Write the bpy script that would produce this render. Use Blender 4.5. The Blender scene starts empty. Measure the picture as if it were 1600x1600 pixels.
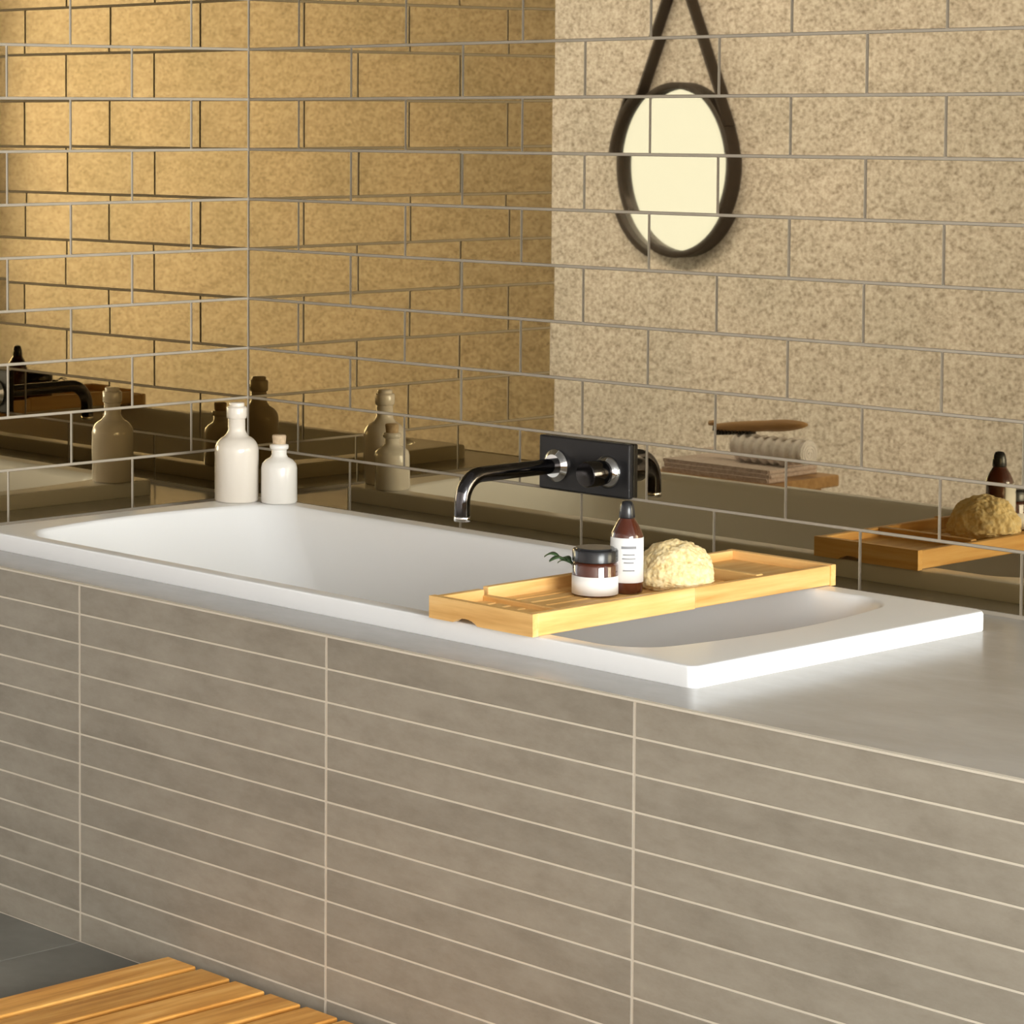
import bpy, bmesh, math, random
from mathutils import Vector, Matrix, noise

scene = bpy.context.scene
COL = scene.collection
PI = math.pi

# ------------------------------------------------------------------ camera
F_PX, CX, CY = 4378.3, 297.9, 442.8          # focal length and principal point in a 1600 px frame
YAW, PITCH = math.radians(140.0587), math.radians(-3.3992)
CAM = Vector((4.2452, -3.7065, 1.369))
fw = Vector((math.cos(PITCH) * math.cos(YAW), math.cos(PITCH) * math.sin(YAW), math.sin(PITCH)))
rt = Vector((math.sin(YAW), -math.cos(YAW), 0))
up = rt.cross(fw)
cd = bpy.data.cameras.new('camera')
cd.sensor_width = 36
cd.sensor_fit = 'HORIZONTAL'
cd.lens = F_PX / 1600 * 36
cd.shift_x = (800 - CX) / 1600
cd.shift_y = -(800 - CY) / 1600
cd.clip_start = 0.05
cam = bpy.data.objects.new('camera', cd)
COL.objects.link(cam)
m = Matrix((rt, up, -fw)).transposed().to_4x4()
m.translation = CAM
cam.matrix_world = m
scene.camera = cam

# ------------------------------------------------------------------ light and exposure
vs = scene.view_settings
vs.view_transform = 'Standard'
vs.look = 'None'
vs.gamma = 1
vs.use_curve_mapping = False
vs.exposure = 0.33

W = bpy.data.worlds.new('daylight')
scene.world = W
W.use_nodes = True
W.node_tree.nodes['Background'].inputs[0].default_value = (0.95, 0.98, 1.0, 1)
W.node_tree.nodes['Background'].inputs[1].default_value = 1.6

def area(name, loc, direction, sx, sy, power, col):
    l = bpy.data.lights.new(name, 'AREA')
    l.shape = 'RECTANGLE'
    l.size, l.size_y, l.energy, l.color = sx, sy, power, col
    o = bpy.data.objects.new(name, l)
    COL.objects.link(o)
    o.location = loc
    o.rotation_euler = Vector(direction).to_track_quat('-Z', 'Y').to_euler()
    return o

area('window_daylight', (7.05, -2.3, 1.5), (-1, 0, -0.02), 3.2, 2.3, 470, (1.0, 0.99, 0.975))
area('window_daylight', (-4.5, -2.25, 1.45), (1, 0, -0.02), 3.6, 2.2, 20, (0.86, 0.94, 1.0))

# ------------------------------------------------------------------ materials
MATS = {}
def mat(name, col=(0.8, 0.8, 0.8), rough=0.5, metal=0.0, spec=0.5, coat=0.0, **kw):
    if name in MATS:
        return MATS[name]
    M = bpy.data.materials.new(name)
    M.use_nodes = True
    b = M.node_tree.nodes['Principled BSDF']
    b.inputs['Base Color'].default_value = (*col, 1)
    b.inputs['Roughness'].default_value = rough
    b.inputs['Metallic'].default_value = metal
    b.inputs['Specular IOR Level'].default_value = spec
    b.inputs['Coat Weight'].default_value = coat
    b.inputs['Coat Roughness'].default_value = 0.05
    for k, v in kw.items():
        b.inputs[k.replace('_', ' ')].default_value = v
    MATS[name] = M
    return M

def noise_col(M, stops, scale=5.0, detail=5.0, stretch=(1, 1, 1), bump=0.0, bump_dist=0.002, coord='Object',
              rough=0.6, per_object=0.0, rnd_offset=False):
    """base colour from a stretched noise through a ramp, optional bump and per-object brightness"""
    nt = M.node_tree
    b = nt.nodes['Principled BSDF']
    tc = nt.nodes.new('ShaderNodeTexCoord')
    mp = nt.nodes.new('ShaderNodeMapping')
    mp.inputs['Scale'].default_value = stretch
    nt.links.new(tc.outputs[coord], mp.inputs['Vector'])
    info = None
    if per_object or rnd_offset:
        info = nt.nodes.new('ShaderNodeObjectInfo')
    if rnd_offset:
        mul = nt.nodes.new('ShaderNodeMath'); mul.operation = 'MULTIPLY'
        mul.inputs[1].default_value = 37.0
        nt.links.new(info.outputs['Random'], mul.inputs[0])
        cmb = nt.nodes.new('ShaderNodeCombineXYZ')
        for i in range(3):
            nt.links.new(mul.outputs[0], cmb.inputs[i])
        nt.links.new(cmb.outputs[0], mp.inputs['Location'])
    n = nt.nodes.new('ShaderNodeTexNoise')
    n.inputs['Scale'].default_value = scale
    n.inputs['Detail'].default_value = detail
    n.inputs['Roughness'].default_value = rough
    nt.links.new(mp.outputs[0], n.inputs['Vector'])
    r = nt.nodes.new('ShaderNodeValToRGB')
    cr = r.color_ramp
    while len(cr.elements) < len(stops):
        cr.elements.new(0.5)
    for e, (pos, c) in zip(cr.elements, stops):
        e.position = pos
        e.color = (*c, 1)
    nt.links.new(n.outputs['Fac'], r.inputs['Fac'])
    out = r.outputs['Color']
    if per_object:
        mr = nt.nodes.new('ShaderNodeMapRange')
        mr.inputs['To Min'].default_value = 1 - per_object
        mr.inputs['To Max'].default_value = 1 + per_object
        nt.links.new(info.outputs['Random'], mr.inputs['Value'])
        hs = nt.nodes.new('ShaderNodeHueSaturation')
        nt.links.new(mr.outputs[0], hs.inputs['Value'])
        nt.links.new(out, hs.inputs['Color'])
        out = hs.outputs['Color']
    nt.links.new(out, b.inputs['Base Color'])
    if bump:
        bp = nt.nodes.new('ShaderNodeBump')
        bp.inputs['Strength'].default_value = bump
        bp.inputs['Distance'].default_value = bump_dist
        nt.links.new(n.outputs['Fac'], bp.inputs['Height'])
        nt.links.new(bp.outputs[0], b.inputs['Normal'])
    return M

M_MIRROR_TILE = mat('bronze_mirror_glass', (0.44, 0.366, 0.236), 0.015, 1.0)
M_TILE_EDGE = mat('ground_glass_edge', (0.22, 0.18, 0.12), 0.5, spec=0.3)
M_GROUT = mat('grout', (0.43, 0.375, 0.30), 0.9, spec=0.1)
M_PANEL_GROUT = mat('panel_grout', (0.70, 0.63, 0.52), 0.9, spec=0.1)
M_PANEL = noise_col(mat('taupe_stone_tile', rough=0.55, spec=0.3),
                    [(0.25, (0.255, 0.22, 0.172)), (0.5, (0.325, 0.286, 0.228)), (0.78, (0.39, 0.35, 0.285))],
                    9, 9, (1, 1, 2.2), 0.1, 0.001, 'Object', rough=0.72, per_object=0.06, rnd_offset=True)
M_DECK = noise_col(mat('grey_stone_slab', rough=0.22, spec=0.5),
                   [(0.2, (0.33, 0.315, 0.295)), (0.5, (0.40, 0.385, 0.365)), (0.8, (0.47, 0.455, 0.435))],
                   5, 6, (1, 1.8, 1), 0.02, 0.001)
M_FLOOR = noise_col(mat('grey_floor_tile', rough=0.5, spec=0.3),
                    [(0.25, (0.145, 0.135, 0.115)), (0.55, (0.19, 0.18, 0.155)), (0.8, (0.25, 0.235, 0.20))],
                    6, 6, (1, 1, 1), 0.03, 0.001, per_object=0.05, rnd_offset=True)
M_TUB = mat('white_acrylic', (0.90, 0.90, 0.90), 0.28, spec=0.35)
M_PLASTER = noise_col(mat('white_plaster', rough=0.9, spec=0.1),
                      [(0.3, (0.80, 0.79, 0.77)), (0.7, (0.86, 0.85, 0.83))], 12, 4, bump=0.1)
M_CEIL = noise_col(mat('grey_plaster', rough=0.9, spec=0.1), [(0.3, (0.26, 0.255, 0.25)), (0.7, (0.31, 0.305, 0.30))], 12, 4, bump=0.1)
M_FRAME = mat('white_window_paint', (0.82, 0.82, 0.80), 0.4)
M_BLACK = mat('gunmetal', (0.035, 0.034, 0.036), 0.32, 0.6)
M_BLACKCHROME = mat('black_chrome', (0.11, 0.105, 0.11), 0.10, 1.0)
M_CHROME = mat('bright_chrome', (0.75, 0.75, 0.75), 0.08, 1.0)
M_LEATHER = noise_col(mat('dark_brown_leather', rough=0.5, spec=0.4),
                      [(0.3, (0.020, 0.012, 0.007)), (0.7, (0.040, 0.024, 0.014))], 60, 3, bump=0.15, bump_dist=0.001)
M_SILVER = mat('silvered_glass', (0.95, 0.95, 0.94), 0.01, 1.0)

def rough_wall():
    M = mat('rough_stone_wall', rough=0.95, spec=0.1)
    nt = M.node_tree
    b = nt.nodes['Principled BSDF']
    tc = nt.nodes.new('ShaderNodeTexCoord')
    n1 = nt.nodes.new('ShaderNodeTexNoise'); n1.inputs['Scale'].default_value = 78; n1.inputs['Detail'].default_value = 4
    n1.inputs['Roughness'].default_value = 0.65
    n2 = nt.nodes.new('ShaderNodeTexNoise'); n2.inputs['Scale'].default_value = 2.2; n2.inputs['Detail'].default_value = 4
    v = nt.nodes.new('ShaderNodeTexVoronoi'); v.inputs['Scale'].default_value = 60
    for n in (n1, n2, v):
        nt.links.new(tc.outputs['Object'], n.inputs['Vector'])
    r = nt.nodes.new('ShaderNodeValToRGB')
    cr = r.color_ramp
    cr.elements[0].position = 0.32; cr.elements[0].color = (0.35, 0.30, 0.265, 1)
    cr.elements[1].position = 0.66; cr.elements[1].color = (0.92, 0.88, 0.86, 1)
    e = cr.elements.new(0.47); e.color = (0.65, 0.595, 0.56, 1)
    nt.links.new(n1.outputs['Fac'], r.inputs['Fac'])
    r2 = nt.nodes.new('ShaderNodeValToRGB')
    r2.color_ramp.elements[0].position = 0.3; r2.color_ramp.elements[0].color = (0.86, 0.86, 0.84, 1)
    r2.color_ramp.elements[1].position = 0.7; r2.color_ramp.elements[1].color = (1, 0.98, 0.96, 1)
    nt.links.new(n2.outputs['Fac'], r2.inputs['Fac'])
    mx = nt.nodes.new('ShaderNodeMix'); mx.data_type = 'RGBA'; mx.blend_type = 'MULTIPLY'
    mx.inputs['Factor'].default_value = 1
    nt.links.new(r.outputs['Color'], mx.inputs['A'])
    nt.links.new(r2.outputs['Color'], mx.inputs['B'])
    nt.links.new(mx.outputs['Result'], b.inputs['Base Color'])
    bp = nt.nodes.new('ShaderNodeBump'); bp.inputs['Strength'].default_value = 0.5; bp.inputs['Distance'].default_value = 0.004
    nt.links.new(n1.outputs['Fac'], bp.inputs['Height'])
    nt.links.new(bp.outputs[0], b.inputs['Normal'])
    return M
M_ROUGH = rough_wall()

def wood(name, dark, mid, light, axis=1, rough=0.45, scale=9):
    st = [14, 14, 14]
    st[axis] = 0.9
    return noise_col(mat(name, rough=rough, spec=0.35), [(0.25, dark), (0.5, mid), (0.75, light)], scale, 5, st, 0.08, 0.0006,
                     per_object=0.12, rnd_offset=True)
M_TRAY_Y = wood('honey_bamboo', (0.64, 0.32, 0.085), (0.85, 0.51, 0.18), (0.93, 0.65, 0.30), 1, scale=4)
M_TRAY_X = wood('honey_bamboo_crosswise', (0.64, 0.32, 0.085), (0.85, 0.51, 0.18), (0.93, 0.65, 0.30), 0, scale=4)
M_BOARD = wood('oiled_teak', (0.46, 0.18, 0.03), (0.70, 0.33, 0.07), (0.88, 0.50, 0.15), 1, scale=4)
M_STOOL = wood('oak', (0.30, 0.16, 0.06), (0.42, 0.24, 0.10), (0.52, 0.32, 0.15), 0, scale=4)

# ------------------------------------------------------------------ mesh helpers
def finish(name, bm, m, parent=None, smooth=False, loc=None):
    me = bpy.data.meshes.new(name)
    bmesh.ops.recalc_face_normals(bm, faces=bm.faces)
    bm.to_mesh(me)
    bm.free()
    if smooth:
        for p in me.polygons:
            p.use_smooth = True
    me.materials.append(m)
    o = bpy.data.objects.new(name, me)
    COL.objects.link(o)
    if parent is not None:
        o.parent = parent
    if loc is not None:
        o.location = loc
    return o

def inst(name, me, parent, loc, rot=(0, 0, 0)):
    o = bpy.data.objects.new(name, me)
    COL.objects.link(o)
    o.parent = parent
    o.location = loc
    o.rotation_euler = rot
    return o

def box(bm, x0, x1, y0, y1, z0, z1, bev=0.0, seg=1):
    r = bmesh.ops.create_cube(bm, size=1)
    vs_ = r['verts']
    for v in vs_:
        v.co = Vector(((x0 + x1) / 2 + v.co.x * (x1 - x0), (y0 + y1) / 2 + v.co.y * (y1 - y0), (z0 + z1) / 2 + v.co.z * (z1 - z0)))
    if bev:
        es = list({e for v in vs_ for e in v.link_edges})
        bmesh.ops.bevel(bm, geom=es, offset=bev, segments=seg, affect='EDGES', profile=0.5)

def boxobj(name, x0, x1, y0, y1, z0, z1, m, parent=None, bev=0.0, seg=1, center=False):
    bm = bmesh.new()
    if center:
        c = ((x0 + x1) / 2, (y0 + y1) / 2, (z0 + z1) / 2)
        box(bm, x0 - c[0], x1 - c[0], y0 - c[1], y1 - c[1], z0 - c[2], z1 - c[2], bev, seg)
        return finish(name, bm, m, parent, loc=c)
    box(bm, x0, x1, y0, y1, z0, z1, bev, seg)
    return finish(name, bm, m, parent)

def lathe(bm, prof, n=40, centre=(0, 0, 0), cap=True):
    """revolve (radius, z) points around z"""
    cx, cy, cz = centre
    rings = []
    for r, z in prof:
        rings.append([bm.verts.new((cx + r * math.cos(2 * PI * i / n), cy + r * math.sin(2 * PI * i / n), cz + z)) for i in range(n)])
    for a, b in zip(rings, rings[1:]):
        for i in range(n):
            bm.faces.new((a[i], a[(i + 1) % n], b[(i + 1) % n], b[i]))
    if cap:
        bm.faces.new(rings[0][::-1])
        bm.faces.new(rings[-1])

def tube(bm, pts, rad, n=16, cap=True, flat=None):
    """sweep a circle (or an ellipse with flat=(a,b)) along points"""
    pts = [Vector(p) for p in pts]
    rings = []
    ref = None
    for i, p in enumerate(pts):
        t = (pts[min(i + 1, len(pts) - 1)] - pts[max(i - 1, 0)]).normalized()
        if ref is None:
            ref = Vector((0, 0, 1)) if abs(t.z) < 0.9 else Vector((1, 0, 0))
        u = (ref - t * ref.dot(t)).normalized()
        w = t.cross(u)
        ref = u
        rr = rad[i] if isinstance(rad, (list, tuple)) else rad
        rings.append([bm.verts.new(p + u * rr * math.cos(2 * PI * k / n) + w * rr * math.sin(2 * PI * k / n)) for k in range(n)])
    for a, b in zip(rings, rings[1:]):
        for k in range(n):
            bm.faces.new((a[k], a[(k + 1) % n], b[(k + 1) % n], b[k]))
    if cap:
        bm.faces.new(rings[0][::-1])
        bm.faces.new(rings[-1])

def prism(bm, poly, axis, a0, a1):
    """extrude a closed 2-d polygon along an axis: axis 0 -> poly in (y,z), 1 -> (x,z), 2 -> (x,y)"""
    def P(q, a):
        return {0: (a, q[0], q[1]), 1: (q[0], a, q[1]), 2: (q[0], q[1], a)}[axis]
    A = [bm.verts.new(P(q, a0)) for q in poly]
    B = [bm.verts.new(P(q, a1)) for q in poly]
    n = len(poly)
    bm.faces.new(A[::-1])
    bm.faces.new(B)
    for i in range(n):
        bm.faces.new((A[i], A[(i + 1) % n], B[(i + 1) % n], B[i]))

def tag(o, label, cat, group=None):
    o['label'] = label
    o['category'] = cat
    if group:
        o['group'] = group
    return o

def struct(o, label=None, cat=None):
    o['kind'] = 'structure'
    if label:
        o['label'] = label
    if cat:
        o['category'] = cat
    return o

def empty(name, loc=(0, 0, 0), rz=0.0):
    o = bpy.data.objects.new(name, None)
    COL.objects.link(o)
    o.location = loc
    o.rotation_euler = (0, 0, rz)
    return o

# ------------------------------------------------------------------ room shell
XW, XE, YS, ZC = -4.2, 6.7, -4.2, 2.7      # far side wall, window wall, rough wall, ceiling
DECK = 0.6

# floor: screed with 0.6 m tiles laid on it
fl = struct(boxobj('floor', XW - 0.2, XE + 0.2, YS - 0.2, 0.2, -0.15, -0.003, M_GROUT), 'grey tiled bathroom floor', 'floor')
ftile = {}
def floor_tile(x0, x1, y0, y1):
    key = (round(x1 - x0, 3), round(y1 - y0, 3))
    cx, cy = (x0 + x1) / 2, (y0 + y1) / 2
    if key not in ftile:
        bm = bmesh.new()
        box(bm, -key[0] / 2 + 0.0015, key[0] / 2 - 0.0015, -key[1] / 2 + 0.0015, key[1] / 2 - 0.0015, -0.01, 0.0, 0.0008)
        o = finish('tile', bm, M_FLOOR, fl)
        o.location = (cx, cy, 0)
        ftile[key] = o.data
    else:
        inst('tile', ftile[key], fl, (cx, cy, 0))
xs = [XW] + [round(0.013 + 0.6 * k, 3) for k in range(-7, 12) if XW + 0.05 < 0.013 + 0.6 * k < XE - 0.05] + [XE]
ys = [YS] + [round(-0.9 - 0.6 * k, 3) for k in range(5, -1, -1)] + [-0.3, 0.0]
for x0, x1 in zip(xs, xs[1:]):
    for y0, y1 in zip(ys, ys[1:]):
        if y0 > -0.95 and x0 > -0.02 and x1 < 2.7:
            continue                         # under the bath surround
        floor_tile(x0, x1, y0, y1)

struct(boxobj('ceiling', XW - 0.2, XE + 0.2, YS - 0.2, 0.2, ZC, ZC + 0.12, M_CEIL), 'grey plaster ceiling', 'ceiling')

T = 0.008        # tile thickness
wb = struct(boxobj('wall_back', XW - 0.2, XE + 0.2, T, 0.2, -0.1, ZC, M_PLASTER), 'back wall clad in bronze mirror tiles above the bath', 'wall')
wl = struct(boxobj('wall_left', -0.14, -T, -0.9, T, -0.1, ZC, M_PLASTER), 'short side wall clad in bronze mirror tiles', 'wall')
struct(boxobj('wall_front', XW - 0.2, XE + 0.2, YS - 0.2, YS, -0.1, ZC, M_ROUGH), 'rough speckled pale stone wall', 'wall')

def wall_with_opening(name, x0, x1, oy0, oy1, oz0, oz1, label):
    bm = bmesh.new()
    box(bm, x0, x1, YS, oy0, 0, ZC)
    box(bm, x0, x1, oy1, T, 0, ZC)
    box(bm, x0, x1, oy0, oy1, 0, oz0)
    box(bm, x0, x1, oy0, oy1, oz1, ZC)
    return struct(finish(name, bm, M_PLASTER), label, 'wall')
wall_with_opening('wall_right', XE, XE + 0.2, -3.8, -0.75, 0.4, 2.5, 'white plaster wall with the wide window')
wall_with_opening('wall_far', XW - 0.2, XW, -3.95, -0.55, 0.4, 2.5, 'white plaster wall with the undivided window')

def glass_mat():
    M = bpy.data.materials.new('window_glass')
    M.use_nodes = True
    nt = M.node_tree
    nt.nodes.remove(nt.nodes['Principled BSDF'])
    t = nt.nodes.new('ShaderNodeBsdfTransparent'); t.inputs[0].default_value = (0.97, 0.985, 0.98, 1)
    g = nt.nodes.new('ShaderNodeBsdfGlossy'); g.inputs['Roughness'].default_value = 0.02
    mx = nt.nodes.new('ShaderNodeMixShader'); mx.inputs[0].default_value = 0.06
    nt.links.new(t.outputs[0], mx.inputs[1]); nt.links.new(g.outputs[0], mx.inputs[2])
    nt.links.new(mx.outputs[0], nt.nodes['Material Output'].inputs[0])
    return M
M_GLASS = glass_mat()

def window(name, xc, y0, y1, z0, z1, n, label):
    w = struct(empty(name, (xc, (y0 + y1) / 2, z0)), label, 'window')
    cy, cz = (y0 + y1) / 2, z0
    bm = bmesh.new()
    f = 0.06
    box(bm, -0.035, 0.035, y0 - cy, y1 - cy, 0, f)
    box(bm, -0.035, 0.035, y0 - cy, y1 - cy, z1 - z0 - f, z1 - z0)
    box(bm, -0.035, 0.035, y0 - cy, y0 - cy + f, f, z1 - z0 - f)
    box(bm, -0.035, 0.035, y1 - cy - f, y1 - cy, f, z1 - z0 - f)
    finish('window_frame', bm, M_FRAME, w)
    step = (y1 - y0 - 2 * f) / n
    for i in range(n):
        a = y0 - cy + f + step * i
        if i:
            boxobj('mullion', -0.03, 0.03, a - 0.02, a + 0.02, f, z1 - z0 - f, M_FRAME, w)
        boxobj('pane', -0.004, 0.004, a + (0.02 if i else 0), a + step - (0.02 if i < n - 1 else 0), f, z1 - z0 - f, M_GLASS, w)
window('window_1', XE + 0.1, -3.8, -0.75, 0.4, 2.5, 3, 'wide white framed window of three panes')
window('window_2', XW - 0.1, -3.95, -0.55, 0.4, 2.5, 1, 'white framed window of one undivided pane')

# unseen ceiling strips, added only to brighten the rough wall
M_DIFF = mat('added_wash_diffuser', (0.9, 0.9, 0.88), 0.5)
M_DIFF.node_tree.nodes['Principled BSDF'].inputs['Emission Color'].default_value = (1, 0.96, 0.9, 1)
M_DIFF.node_tree.nodes['Principled BSDF'].inputs['Emission Strength'].default_value = 4.0
def added_wash_strip(x0, x1, power, label):
    t = tag(empty('added_wall_wash', ((x0 + x1) / 2, -1.7, ZC)), label, 'ceiling light')
    L = (x1 - x0) / 2
    h = boxobj('housing', -L, L, -0.05, 0.05, -0.075, 0.0, M_FRAME, t, 0.004)
    d = boxobj('diffuser', -L + 0.03, L - 0.03, -0.057, -0.049, -0.065, -0.012, M_DIFF, t)
    a = area('added_wash_light', (0, -0.075, -0.045), (0, -0.76, -0.65), 2 * L - 0.1, 0.06, power, (1.0, 0.975, 0.96))
    a.data.spread = math.radians(125)
    a.parent = t
added_wash_strip(-3.9, 0.0, 66, 'long white ceiling strip added to brighten the wall around the oval mirror')
added_wash_strip(3.4, 6.4, 56, 'long white ceiling strip added to brighten the rough wall near the wide window')

# ------------------------------------------------------------------ bronze mirror tiles
rnd = random.Random(5)
GAP = 0.0046
Z0 = 0.6041
ROWS = 20
X_END = 3.0
boxobj('grout_bed', -T, X_END, 0.0022, T + 0.001, 0.55, Z0 + 0.1 * ROWS, M_GROUT, wb)
boxobj('grout_bed', -T - 0.001, -0.0022, -0.9, 0.0022, 0.55, Z0 + 0.1 * ROWS, M_GROUT, wl)
tile_me = {}
def tile_mesh(w, flip):
    key = (round(w, 3), flip)
    if key not in tile_me:
        bm = bmesh.new()
        a, h = w / 2 - GAP / 2, 0.05 - GAP / 2
        if flip:
            box(bm, -T, 0, -a, a, -h, h, 0.0006, 1)
        else:
            box(bm, -a, a, 0, T, -h, h, 0.0006, 1)
        bmesh.ops.recalc_face_normals(bm, faces=bm.faces)
        me = bpy.data.meshes.new('tile')
        bm.to_mesh(me); bm.free()
        me.materials.append(M_MIRROR_TILE)
        me.materials.append(M_TILE_EDGE)
        for p_ in me.polygons:
            front = p_.normal.x > 0.9 if flip else p_.normal.y < -0.9
            p_.material_index = 0 if front else 1
        tile_me[key] = me
    return tile_me[key]
SIG = 0.0011
def jit():
    return max(-2, min(2, rnd.gauss(0, 1))) * SIG
for j in range(ROWS):
    zc = Z0 + 0.1 * j + 0.05
    # back wall
    edges = [0.0] + [0.3 * k + (0.15 if j % 2 else 0.3) for k in range(10)]
    edges = [e for e in edges if e < X_END - 0.01] + [X_END]
    for a, b in zip(edges, edges[1:]):
        inst('tile', tile_mesh(b - a, False), wb, ((a + b) / 2, 0, zc), (jit(), 0, jit()))
    edges = [0.0, 0.15, 0.45, 0.75, 0.9] if j % 2 else [0.0, 0.3, 0.6, 0.9]
    for a, b in zip(edges, edges[1:]):
        inst('tile', tile_mesh(b - a, True), wl, (0, -(a + b) / 2, zc), (0, jit(), jit()))

# ------------------------------------------------------------------ bath surround: panel, tiles, deck
XB0, XB1, YB0, YB1 = 0.160, 1.819, -0.792, -0.117      # tub rim rectangle
D = 0.9045                                             # front plane
SX = 2.98
sur = tag(empty('bath_surround', (1.4, -D, 0)), 'built-in bath platform faced with long taupe strip tiles under a grey stone top', 'bath surround')
def local(o):
    o.matrix_parent_inverse = Matrix.Translation(-Vector(sur.location))
    return o
fp = local(boxobj('front_panel', 0.002, SX, -D + 0.0008, -D + 0.06, 0.0, 0.598, M_PANEL_GROUT, sur))
bm = bmesh.new()
box(bm, SX - 0.055, SX, -D + 0.06, -0.002, 0.0, 0.585)
local(finish('end_panel', bm, M_PANEL, sur))
# front tiles: 12 courses of 0.6 x 0.05 strips, joints in line
pt_me = {}
for k in range(-1, 6):
    a, b = max(0.002, 0.013 + 0.6 * k), min(SX, 0.013 + 0.6 * (k + 1))
    if b - a < 0.03:
        continue
    for r in range(12):
        key = round(b - a, 3)
        if key not in pt_me:
            bm = bmesh.new()
            box(bm, -(b - a) / 2 + 0.0022, (b - a) / 2 - 0.0022, 0, 0.009, -0.0235, 0.0235, 0.0007, 1)
            me = bpy.data.meshes.new('tile'); bm.to_mesh(me); bm.free(); me.materials.append(M_PANEL)
            pt_me[key] = me
        o = inst('tile', pt_me[key], fp, ((a + b) / 2, -D, 0.025 + 0.05 * r))
# deck slab with the tub opening
bm = bmesh.new()
box(bm, 0.001, SX, -D + 0.008, -D + 0.0601, 0.598, DECK)
m_ = 0.03
for (x0, x1, y0, y1) in ((0.001, SX, -D + 0.0601, YB0 + m_), (0.001, SX, YB1 - m_, -0.0005), (0.001, XB0 + m_, YB0 + m_, YB1 - m_), (XB1 - m_, SX, YB0 + m_, YB1 - m_)):
    box(bm, x0, x1, y0, y1, 0.585, DECK)
local(finish('deck_slab', bm, M_DECK, sur))
local(boxobj('edge_trim', 0.002, SX, -D - 0.001, -D + 0.008, 0.5975, DECK + 0.0006, M_PANEL_GROUT, sur))

# ------------------------------------------------------------------ bathtub
def outline(x0, x1, y0, y1, r, bow0=0.0, bow1=0.0, K=10, S=12):
    pts = []
    cs = [((x1 - r, y1 - r), 0), ((x0 + r, y1 - r), 90), ((x0 + r, y0 + r), 180), ((x1 - r, y0 + r), 270)]
    for ci, ((cx, cy), a0) in enumerate(cs):
        arc = [(cx + r * math.cos(math.radians(a0 + 90 * k / K)), cy + r * math.sin(math.radians(a0 + 90 * k / K))) for k in range(K + 1)]
        pts += arc
        (nx, ny), na = cs[(ci + 1) % 4]
        q = (nx + r * math.cos(math.radians(na)), ny + r * math.sin(math.radians(na)))
        for s in range(1, S):
            t = s / S
            pts.append((arc[-1][0] * (1 - t) + q[0] * t, arc[-1][1] * (1 - t) + q[1] * t))
    ym, hy = (y0 + y1) / 2, (y1 - y0) / 2
    xm = (x0 + x1) / 2
    out = []
    for x, y in pts:
        k = max(0.0, 1 - ((y - ym) / hy) ** 2)
        s = (x - xm) / ((x1 - x0) / 2)
        if s > 0:
            x += bow1 * k * s ** 4
        else:
            x -= bow0 * k * s ** 4
        out.append((x, y))
    return out
RIM = 0.631
lv = []
def ring(o, z):
    lv.append([(x, y, z) for x, y in o])
ring(outline(XB0 + 0.035, XB1 - 0.035, YB0 + 0.035, YB1 - 0.035, 0.02), 0.56)
ring(outline(XB0 + 0.002, XB1 - 0.002, YB0 + 0.002, YB1 - 0.002, 0.012), 0.5985)
ring(outline(XB0, XB1, YB0, YB1, 0.014), 0.602)
ring(outline(XB0, XB1, YB0, YB1, 0.014), RIM - 0.005)
ring(outline(XB0 + 0.0015, XB1 - 0.0015, YB0 + 0.0015, YB1 - 0.0015, 0.014), RIM - 0.0015)
ring(outline(XB0 + 0.005, XB1 - 0.005, YB0 + 0.005, YB1 - 0.005, 0.014), RIM)
# inner edge with bowed ends
def inner(d, dl=0.0, dr=0.0, r=0.065):
    return outline(0.262 + d + dl, 1.684 - d - dr, -0.762 + d, -0.160 - d, r, 0.045, 0.040)
ring(inner(-0.005), RIM)
ring(inner(0.0), RIM - 0.0015)
ring(inner(0.004), RIM - 0.006)
ring(inner(0.008), RIM - 0.015)
ring(inner(0.018, 0.02, 0.03, 0.065), 0.57)
ring(inner(0.040, 0.10, 0.13, 0.07), 0.42)
ring(inner(0.060, 0.16, 0.22, 0.08), 0.28)
ring(inner(0.085, 0.20, 0.27, 0.09), 0.215)
ring(inner(0.130, 0.26, 0.33, 0.11), 0.190)
ring(inner(0.200, 0.36, 0.43, 0.06), 0.184)
tub = tag(empty('bathtub', ((XB0 + XB1) / 2, (YB0 + YB1) / 2, 0.184)), 'white rectangular drop-in bathtub with raised rim set in grey stone top', 'bathtub')
bm = bmesh.new()
rings = [[bm.verts.new(Vector(p) - Vector(tub.location)) for p in r_] for r_ in lv]
n = len(rings[0])
for a, b in zip(rings, rings[1:]):
    for i in range(n):
        bm.faces.new((a[i], a[(i + 1) % n], b[(i + 1) % n], b[i]))
bm.faces.new(rings[-1])
o = finish('tub_shell', bm, M_TUB, tub, smooth=True)
es = o.modifiers.new('split', 'EDGE_SPLIT'); es.split_angle = math.radians(32)
o.modifiers.new('normals', 'WEIGHTED_NORMAL')
bm = bmesh.new()
lathe(bm, [(0.033, 0.0), (0.033, 0.004), (0.028, 0.006), (0.010, 0.005), (0.0005, 0.005)], 28)
finish('drain', bm, M_CHROME, tub, True, (0.0, 0.0, 0.0))

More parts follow.
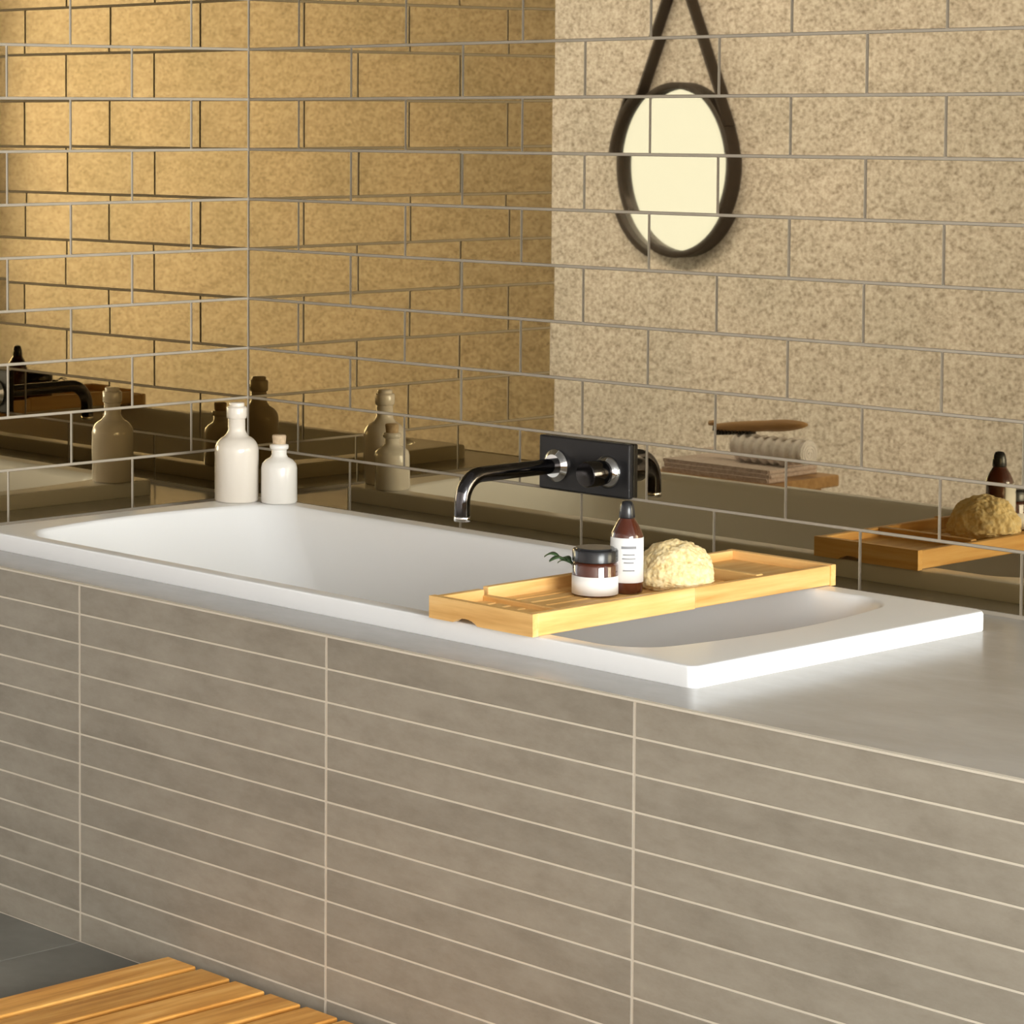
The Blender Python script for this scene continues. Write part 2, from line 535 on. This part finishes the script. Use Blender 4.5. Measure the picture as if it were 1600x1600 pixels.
# ------------------------------------------------------------------ wall tap
tap = tag(empty('wall_tap', (0.914, 0, 0.752)), 'black wall-mounted bath tap with curved spout and round handle', 'tap')
boxobj('wall_plate', -0.106, 0.106, -0.012, 0.0005, -0.048, 0.048, M_BLACK, tap, 0.003, 2)
def lathe_y(name, prof, x, z, y, m, parent, n=36):
    bm = bmesh.new()
    lathe(bm, prof, n)
    o = finish(name, bm, m, parent, True)
    o.rotation_euler = (PI / 2, 0, 0)       # local z -> world -y
    o.location = (x, y, z)
    s = o.modifiers.new('split', 'EDGE_SPLIT'); s.split_angle = math.radians(45)
    return o
lathe_y('spout_collar', [(0.029, 0), (0.029, 0.004), (0.0215, 0.011), (0.0205, 0.012)], -0.063, -0.004, -0.012, M_CHROME, tap)
spts = [(-0.063, -0.012, -0.004), (-0.063, -0.10, -0.004), (-0.063, -0.205, -0.004)]
for k in range(1, 10):
    a = math.radians(10 * k)
    spts.append((-0.063, -0.205 - 0.046 * math.sin(a), -0.004 - 0.046 * (1 - math.cos(a))))
spts.append((-0.063, -0.251, -0.075))
bm = bmesh.new()
tube(bm, spts, 0.0138, 24)
sp = finish('spout', bm, M_BLACKCHROME, tap, True)
s = sp.modifiers.new('split', 'EDGE_SPLIT'); s.split_angle = math.radians(50)
bm = bmesh.new()
lathe(bm, [(0.0140, 0.0), (0.0145, 0.002), (0.0145, 0.007), (0.0139, 0.009)], 24)
finish('aerator', bm, M_CHROME, sp, True, (-0.063, -0.251, -0.082))
lathe_y('handle_collar', [(0.029, 0), (0.029, 0.004), (0.022, 0.011), (0.021, 0.012)], 0.058, -0.004, -0.012, M_CHROME, tap)
hd = lathe_y('handle', [(0.019, 0), (0.019, 0.012), (0.0225, 0.014), (0.0225, 0.050), (0.0205, 0.054), (0.001, 0.0545)], 0.058, -0.004, -0.018, M_BLACKCHROME, tap)

# ------------------------------------------------------------------ ceramic bottles on the rim
M_CREAM = mat('cream_glazed_ceramic', (0.80, 0.73, 0.64), 0.14, spec=0.5, coat=0.4)
M_WHITEC = mat('white_glazed_ceramic', (0.86, 0.82, 0.76), 0.16, spec=0.5, coat=0.4)
M_CORK = noise_col(mat('cork', rough=0.85), [(0.3, (0.50, 0.36, 0.22)), (0.7, (0.72, 0.56, 0.38))], 120, 4)
def bottle(name, loc, body, lip, stopper, mb, ml, ms, label, rz=0):
    t = tag(empty(name, loc, rz), label, 'bottle')
    bm = bmesh.new(); lathe(bm, body, 48)
    finish('body', bm, mb, t, True)
    bm = bmesh.new(); lathe(bm, lip, 40)
    finish('lip', bm, ml, t, True)
    bm = bmesh.new(); lathe(bm, stopper, 32)
    finish('stopper', bm, ms, t, True)
    return t
def arc(cx, cz, r, a0, a1, k=8, sx=1.0):
    return [(cx + sx * r * math.cos(math.radians(a0 + (a1 - a0) * i / k)), cz + r * math.sin(math.radians(a0 + (a1 - a0) * i / k))) for i in range(k + 1)]
body = [(0.036, 0.0), (0.040, 0.0008), (0.0425, 0.004), (0.0425, 0.098)] + arc(0.0125, 0.098, 0.030, 0, 68, 10)[1:] + [(0.0185, 0.133), (0.0168, 0.138), (0.0165, 0.160), (0.010, 0.1605)]
lip = [(0.0163, 0.159), (0.0190, 0.161), (0.0198, 0.165), (0.0198, 0.180), (0.0185, 0.183), (0.013, 0.1835)]
cap = [(0.0125, 0.181), (0.0150, 0.184), (0.0150, 0.189), (0.013, 0.191)]
bottle('ceramic_bottle', (0.192, -0.197, RIM), body, lip, cap, M_CREAM, M_CREAM, M_CREAM,
       'tall cream glazed bottle with rounded shoulders and slim neck on bath rim')
body = [(0.029, 0.0), (0.033, 0.0008), (0.035, 0.004), (0.0345, 0.068), (0.0325, 0.076), (0.026, 0.083), (0.017, 0.088), (0.0145, 0.093), (0.0145, 0.105), (0.009, 0.1055)]
lip = [(0.0140, 0.102), (0.0178, 0.104), (0.0185, 0.108), (0.0178, 0.112), (0.0125, 0.1135)]
cap = [(0.0112, 0.109), (0.0122, 0.113), (0.0136, 0.128), (0.0125, 0.1305)]
bottle('ceramic_bottle', (0.262, -0.150, RIM), body, lip, cap, M_WHITEC, M_WHITEC, M_CORK,
       'short white glazed bottle with cork stopper on bath rim')

# ------------------------------------------------------------------ bath tray
TX0, TX1, TY0, TY1, TZ = 1.326, 1.534, -0.803, -0.108, RIM
tr = tag(empty('bath_tray', ((TX0 + TX1) / 2, (TY0 + TY1) / 2, TZ)), 'honey coloured bamboo bath tray bridging the white tub', 'tray')
hw, hl = (TX1 - TX0) / 2, (TY1 - TY0) / 2
TH = 0.033
RW = 0.013
def tpart(name, x0, x1, y0, y1, z0, z1, m=M_TRAY_Y, bev=0.0018):
    return boxobj(name, x0, x1, y0, y1, z0, z1, m, tr, bev, 2, center=True)
ys_ = -hl + 0.108          # seam in the left rail
yj = 0.008                 # seam where the two halves slide into each other
tpart('side_rail', -hw, -hw + RW, -hl + 0.012, ys_ - 0.004, 0.002, TH - 0.001)
tpart('side_rail', -hw + 0.001, -hw + RW, ys_ + 0.004, yj, 0.0, TH + 0.002)
tpart('side_rail', -hw + 0.001, -hw + RW, yj + 0.001, hl - 0.012, 0.0, TH)
tpart('side_rail', hw - RW, hw, -hl + 0.012, yj, 0.0, TH)
tpart('side_rail', hw - RW, hw - 0.0012, yj + 0.001, hl - 0.012, 0.001, TH - 0.001)
# end boards with a finger notch in the lower edge
def end_board(y0, y1):
    poly = [(-hw, 0.0)]
    nx0, nx1, nh = -0.055, -0.005, 0.008
    poly.append((nx0 - 0.01, 0.0))
    for k in range(9):
        t = k / 8
        poly.append((nx0 + (nx1 - nx0) * t, nh * math.sin(PI * t) ** 0.7))
    poly += [(nx1 + 0.01, 0.0), (hw, 0.0), (hw, TH), (-hw, TH)]
    bm = bmesh.new()
    prism(bm, poly, 1, y0, y1)
    return finish('end_board', bm, M_TRAY_X, tr)
end_board(-hl, -hl + 0.012)
end_board(hl - 0.012, hl)
nsl = 6
iw = 2 * (hw - RW)
for i in range(nsl):
    a = -hw + RW + iw * i / nsl
    tpart('slat', a + 0.0035, a + iw / nsl - 0.0035, -hl + 0.012, 0.170, 0.009, 0.0165, bev=0.001)
tpart('shelf_panel', -hw + RW, hw - RW, 0.182, hl - 0.012, 0.012, 0.019, bev=0.001)
tpart('cross_bar', -hw + RW, hw - RW, 0.168, 0.184, 0.004, TH + 0.001, M_TRAY_X)
tpart('cross_bar', -hw + RW, hw - RW, -hl + 0.100, -hl + 0.112, 0.003, 0.024, M_TRAY_X)
tpart('cross_bar', -hw + RW, hw - RW, -0.02, 0.0, 0.002, 0.0095, M_TRAY_X)
SLAT = RIM + 0.0165

# amber jar with black lid and white label
M_AMBER = mat('amber_glass', (0.075, 0.016, 0.006), 0.07, spec=0.6, coat=0.6)
M_BLKPL = mat('black_plastic', (0.018, 0.018, 0.02), 0.22, spec=0.5)
M_LABEL = mat('white_paper_label', (0.88, 0.86, 0.83), 0.6)
M_PRINT = mat('grey_print', (0.25, 0.25, 0.26), 0.7)
jar = tag(empty('cosmetic_jar', (1.414, -0.538, SLAT), math.radians(42)), 'squat amber glass jar with black lid and white label on bath tray', 'jar')
bm = bmesh.new()
lathe(bm, [(0.030, 0), (0.0335, 0.001), (0.0345, 0.004), (0.0345, 0.046), (0.032, 0.051), (0.028, 0.053)], 44)
finish('body', bm, M_AMBER, jar, True)
bm = bmesh.new()
lathe(bm, [(0.0335, 0.0515), (0.0345, 0.0525), (0.0345, 0.068), (0.033, 0.070), (0.0295, 0.0705), (0.0285, 0.0725), (0.0005, 0.073)], 44)
lid = finish('lid', bm, M_BLKPL, jar, True)
sm = lid.modifiers.new('split', 'EDGE_SPLIT'); sm.split_angle = math.radians(40)
def wrap_label(parent, r, z0, z1, a0, a1, lines, mlabel=M_LABEL, facing=-PI / 2):
    bm = bmesh.new()
    k = 28
    A = []; B = []
    for i in range(k + 1):
        a = facing + a0 + (a1 - a0) * i / k
        A.append(bm.verts.new((r * math.cos(a), r * math.sin(a), z0)))
        B.append(bm.verts.new((r * math.cos(a), r * math.sin(a), z1)))
    for i in range(k):
        bm.faces.new((A[i], A[i + 1], B[i + 1], B[i]))
    l = finish('label', bm, mlabel, parent, True)
    sol = l.modifiers.new('thick', 'SOLIDIFY'); sol.thickness = 0.0004; sol.offset = -1
    for (za, zb, w) in lines:
        bm = bmesh.new()
        A = []; B = []
        for i in range(9):
            a = facing + w * (i / 8 - 0.5)
            A.append(bm.verts.new(((r + 0.0004) * math.cos(a), (r + 0.0004) * math.sin(a), za)))
            B.append(bm.verts.new(((r + 0.0004) * math.cos(a), (r + 0.0004) * math.sin(a), zb)))
        for i in range(8):
            bm.faces.new((A[i], A[i + 1], B[i + 1], B[i]))
        finish('print_line', bm, M_PRINT, l, True)
    return l
wrap_label(jar, 0.0351, 0.003, 0.031, -1.75, 1.75, [])

# amber bottle
ab = tag(empty('amber_bottle', (1.431, -0.486, SLAT)), 'slim amber glass bottle with black cap and tall white label on bath tray', 'bottle')
bm = bmesh.new()
lathe(bm, [(0.021, 0), (0.0238, 0.001), (0.0250, 0.004), (0.0250, 0.082), (0.0245, 0.088), (0.0225, 0.094), (0.0175, 0.104), (0.0125, 0.112), (0.0105, 0.116), (0.0105, 0.119)], 40)
finish('body', bm, M_AMBER, ab, True)
bm = bmesh.new()
lathe(bm, [(0.0118, 0.114), (0.0122, 0.116), (0.0116, 0.126), (0.0100, 0.134), (0.0075, 0.139), (0.003, 0.1405)], 32)
finish('cap', bm, M_BLKPL, ab, True)
wrap_label(ab, 0.0255, 0.018, 0.086, -1.4, 1.4, [(0.070, 0.074, 0.9), (0.060, 0.062, 0.7), (0.054, 0.056, 0.8), (0.048, 0.050, 0.6), (0.036, 0.038, 0.7)], facing=-0.72)

# sponge
bm = bmesh.new()
bmesh.ops.create_icosphere(bm, subdivisions=6, radius=1)
for v in bm.verts:
    d = v.co.normalized()
    q = d * 3.1 + Vector((4.2, 1.3, 7.7))
    k = 1 + 0.07 * noise.noise(q) + 0.035 * noise.noise(q * 3) - 0.05 * max(0, noise.noise(q * 7)) - 0.025 * max(0, noise.noise(q * 15))
    p = Vector((d.x * 0.064, d.y * 0.056, (d.z if d.z > 0 else d.z * 0.35) * 0.060)) * k
    # steeper towards one side, as it leans
    p.z += 0.012 * (p.x / 0.058) * 0.3
    v.co = p
zmin = min(v.co.z for v in bm.verts)
for v in bm.verts:
    v.co.z = max(v.co.z - zmin - 0.006, 0)
M_SPONGE = noise_col(mat('natural_sponge', rough=0.95, spec=0.1), [(0.3, (0.74, 0.52, 0.22)), (0.48, (0.88, 0.69, 0.36)), (0.7, (0.93, 0.79, 0.50))],
                     110, 4, (1, 1, 1), 0.5, 0.003)
sg = finish('bath_sponge', bm, M_SPONGE, None, True, (1.455, -0.403, SLAT))
tag(sg, 'pale yellow natural sponge resting on bath tray', 'sponge')

# small green sprig on the tray beside the jar
M_LEAF = mat('dark_green_leaf', (0.05, 0.10, 0.035), 0.5)
spg = tag(empty('leaf_sprig', (1.378, -0.556, SLAT)), 'small dark green leaf sprig leaning beside the amber jar', 'sprig')
bm = bmesh.new()
tube(bm, [(0.020, 0.012, 0.0005), (0.012, 0.006, 0.03), (0.004, 0.0, 0.046), (-0.012, -0.008, 0.052)], 0.0012, 8)
finish('stem', bm, M_LEAF, spg, True)
for (bx, by, bz, ang, ln) in ((0.004, 0.0, 0.046, 2.9, 0.030), (-0.002, -0.003, 0.048, 4.2, 0.028), (0.006, 0.002, 0.043, 3.4, 0.026), (-0.012, -0.008, 0.052, 3.6, 0.024)):
    bm = bmesh.new()
    L = []
    R_ = []
    for i in range(9):
        t = i / 8
        w_ = 0.0065 * math.sin(PI * min(1, t * 0.97 + 0.02)) ** 0.8
        zc_ = 0.006 * math.sin(PI * t)
        L.append(bm.verts.new((ln * t, w_, zc_)))
        R_.append(bm.verts.new((ln * t, -w_, zc_ + 0.002)))
    for i in range(8):
        bm.faces.new((L[i], L[i + 1], R_[i + 1], R_[i]))
    o = finish('leaf', bm, M_LEAF, spg, True, (bx, by, bz))
    o.rotation_euler = (0, 0, ang)
    so = o.modifiers.new('thick', 'SOLIDIFY'); so.thickness = 0.0008

# ------------------------------------------------------------------ duckboard on the floor
db = tag(empty('duckboard', (0.868, -0.925, 0)), 'oiled teak slatted duckboard on floor beside the bath panel', 'duckboard')
SW, SP, BL = 0.069, 0.0815, 0.62
bm = bmesh.new()
box(bm, -SW / 2, SW / 2, -BL / 2, BL / 2, -0.010, 0.010, 0.003, 2)
sme = finish('slat', bm, M_BOARD, db, loc=(SW / 2, -BL / 2, 0.030))
NS = 11
for i in range(1, NS):
    inst('slat', sme.data, db, (SW / 2 + SP * i, -BL / 2, 0.030))
bm = bmesh.new()
box(bm, 0, SP * (NS - 1) + SW, -0.02, 0.02, 0, 0.0205, 0.002)
cme = finish('crossbar', bm, M_BOARD, db, loc=(0, -0.07, 0))
inst('crossbar', cme.data, db, (0, -BL / 2, 0))
inst('crossbar', cme.data, db, (0, -BL + 0.07, 0))

# ------------------------------------------------------------------ round strap mirror on the rough wall
MR = 0.305
OX, OZ = 0.892, 1.075
rm = tag(empty('strap_mirror', (-2.42, YS, 1.185)), 'oval mirror in dark brown leather frame hung from a leather strap', 'mirror')
def ring_y(name, prof, m, n=72):
    bm = bmesh.new(); lathe(bm, prof, n)
    o = finish(name, bm, m, rm, name != 'mirror_glass')
    o.rotation_euler = (-PI / 2, 0, 0)      # local z -> world +y
    o.scale = (OX, OZ, 1)                   # oval outline
    s = o.modifiers.new('split', 'EDGE_SPLIT'); s.split_angle = math.radians(40)
    return o
ring_y('frame', [(MR - 0.022, 0.0), (MR, 0.0), (MR, 0.066), (MR - 0.003, 0.068), (MR - 0.019, 0.068), (MR - 0.022, 0.066), (MR - 0.022, 0.035)], M_LEATHER)
ring_y('mirror_glass', [(MR - 0.0215, 0.030), (MR - 0.0215, 0.036), (MR - 0.0225, 0.0362)], M_SILVER)
apex = Vector((0, 0, 0.72))
bm = bmesh.new()
for s_ in (-1, 1):
    a = math.radians(38)
    p0 = Vector((s_ * OX * (MR + 0.001) * math.sin(a + 0.42), 0, OZ * (MR + 0.001) * math.cos(a + 0.42)))
    d_ = (apex - p0).normalized()
    w_ = Vector((0.0, 1.0, 0.0))
    t_ = Vector((d_.z, 0, -d_.x)) * 0.004
    vs8 = []
    for P_ in (p0, apex):
        for yy in (0.003, 0.060):
            for sg_ in (-1, 1):
                vs8.append(bm.verts.new(P_ + w_ * yy + t_ * sg_))
    q = vs8
    for f_ in ((0, 1, 3, 2), (4, 6, 7, 5), (0, 2, 6, 4), (1, 5, 7, 3), (0, 4, 5, 1), (2, 3, 7, 6)):
        bm.faces.new([q[i] for i in f_])
finish('strap', bm, M_LEATHER, rm)
bm = bmesh.new(); lathe(bm, [(0.011, 0.0), (0.011, 0.075), (0.017, 0.077), (0.017, 0.086), (0.012, 0.089)], 24)
pg = finish('peg', bm, M_BLACK, rm, True, (0, 0, 0.722 - 0.014))
pg.rotation_euler = (-PI / 2, 0, 0)

# ------------------------------------------------------------------ stool with towels and brush
ST = 0.452
stl = tag(empty('wooden_stool', (-0.365, -2.02, 0)), 'low oak stool carrying the folded towel', 'stool')
boxobj('seat', -0.22, 0.22, -0.13, 0.13, ST - 0.03, ST, M_STOOL, stl, 0.004, 2)
for sx in (-1, 1):
    for sy in (-1, 1):
        bm = bmesh.new()
        tube(bm, [(sx * 0.20, sy * 0.115, 0), (sx * 0.17, sy * 0.09, ST - 0.028)], [0.013, 0.018], 14)
        finish('leg', bm, M_STOOL, stl, True)
    bm = bmesh.new()
    tube(bm, [(sx * 0.191, -0.108, 0.14), (sx * 0.191, 0.108, 0.14)], 0.009, 12)
    finish('stretcher', bm, M_STOOL, stl, True)
M_TOWEL = noise_col(mat('dusky_towel', rough=0.95, spec=0.05, Sheen_Weight=0.3), [(0.3, (0.46, 0.35, 0.31)), (0.7, (0.66, 0.55, 0.51))], 130, 3, (1, 1, 1), 0.6, 0.003)
M_TOWELW = noise_col(mat('white_towel', rough=0.95, spec=0.05, Sheen_Weight=0.3), [(0.3, (0.82, 0.77, 0.78)), (0.7, (0.93, 0.90, 0.91))], 130, 3, (1, 1, 1), 0.6, 0.003)
ft = tag(empty('folded_towel', (-0.375, -2.02, ST)), 'dusky brown folded towel lying flat on the oak stool', 'towel')
for i, (dx, z0, z1) in enumerate(((0.0, 0.0, 0.012), (0.004, 0.0115, 0.023), (-0.003, 0.0225, 0.033))):
    bm = bmesh.new()
    y0_, y1_ = -0.11, 0.11
    k = 10
    poly = []
    r_ = (z1 - z0) / 2
    zc_ = (z0 + z1) / 2
    for a in range(k + 1):
        t = -PI / 2 + PI * a / k
        poly.append((0.17 + dx + r_ * math.cos(t), zc_ + r_ * math.sin(t)))
    for a in range(k + 1):
        t = PI / 2 + PI * a / k
        poly.append((-0.17 + dx + r_ * math.cos(t), zc_ + r_ * math.sin(t)))
    prism(bm, poly, 1, y0_ + 0.003 * i, y1_ - 0.004 * i)
    bmesh.ops.bevel(bm, geom=[e for e in bm.edges if abs(e.verts[0].co.y - e.verts[1].co.y) < 1e-6], offset=0.003, segments=2, affect='EDGES')
    finish('fold', bm, M_TOWEL, ft)
TWZ = ST + 0.033
rt_ = empty('rolled_towel', (-0.262, -2.02, TWZ + 0.0365))
tag(rt_, 'white ribbed towel rolled up on top of the folded towel', 'towel')
bm = bmesh.new()
N_, L_ = 48, 64
RR = []
for i in range(L_ + 1):
    t = i / L_
    x = -0.115 + 0.23 * t
    rr = 0.0335 + 0.0035 * math.cos(2 * PI * t * 8)
    if i in (0, L_):
        rr -= 0.006
    RR.append([bm.verts.new((x, rr * math.cos(2 * PI * k / N_), rr * math.sin(2 * PI * k / N_))) for k in range(N_)])
for a, b in zip(RR, RR[1:]):
    for k in range(N_):
        bm.faces.new((a[k], a[(k + 1) % N_], b[(k + 1) % N_], b[k]))
bm.faces.new(RR[0]); bm.faces.new(RR[-1])
finish('roll', bm, M_TOWELW, rt_, True)
for sx in (-1, 1):
    bm = bmesh.new()
    sp_ = []
    for k in range(70):
        t = k / 69
        a = t * 2 * PI * 3.2
        r_ = 0.004 + 0.027 * t
        sp_.append((sx * 0.1155, r_ * math.cos(a), r_ * math.sin(a)))
    tube(bm, sp_, 0.0022, 6)
    finish('spiral_edge', bm, M_TOWELW, rt_, True)
# brush lying on the roll
M_BRISTLE = mat('black_bristle', (0.02, 0.014, 0.01), 0.8)
br = tag(empty('bath_brush', (-0.305, -2.02, TWZ + 0.079)), 'wooden bath brush with black bristles lying on the rolled towel', 'brush')
br.rotation_euler = (0, math.radians(-6), 0)
bm = bmesh.new()
hp = []
hr = []
for k in range(25):
    t = k / 24
    hp.append((-0.17 + 0.32 * t, 0, 0.016))
    hr.append(0.005 + 0.014 * math.sin(PI * min(1, max(0.03, t))) ** 0.5 + (0.004 if t > 0.6 else 0.0) * math.sin(PI * (t - 0.6) / 0.4 if t > 0.6 else 0))
tube(bm, hp, hr, 18)
for v in bm.verts:
    v.co.z = 0.016 + (v.co.z - 0.016) * 0.75
finish('handle', bm, M_STOOL, br, True)
bm = bmesh.new()
for ix in range(12):
    for iy in range(4):
        x = -0.15 + 0.125 * ix / 11
        y = -0.009 + 0.018 * iy / 3
        tube(bm, [(x, y, 0.010), (x - 0.001, y * 1.1, -0.004)], [0.0034, 0.0045], 6)
finish('bristles', bm, M_BRISTLE, br)
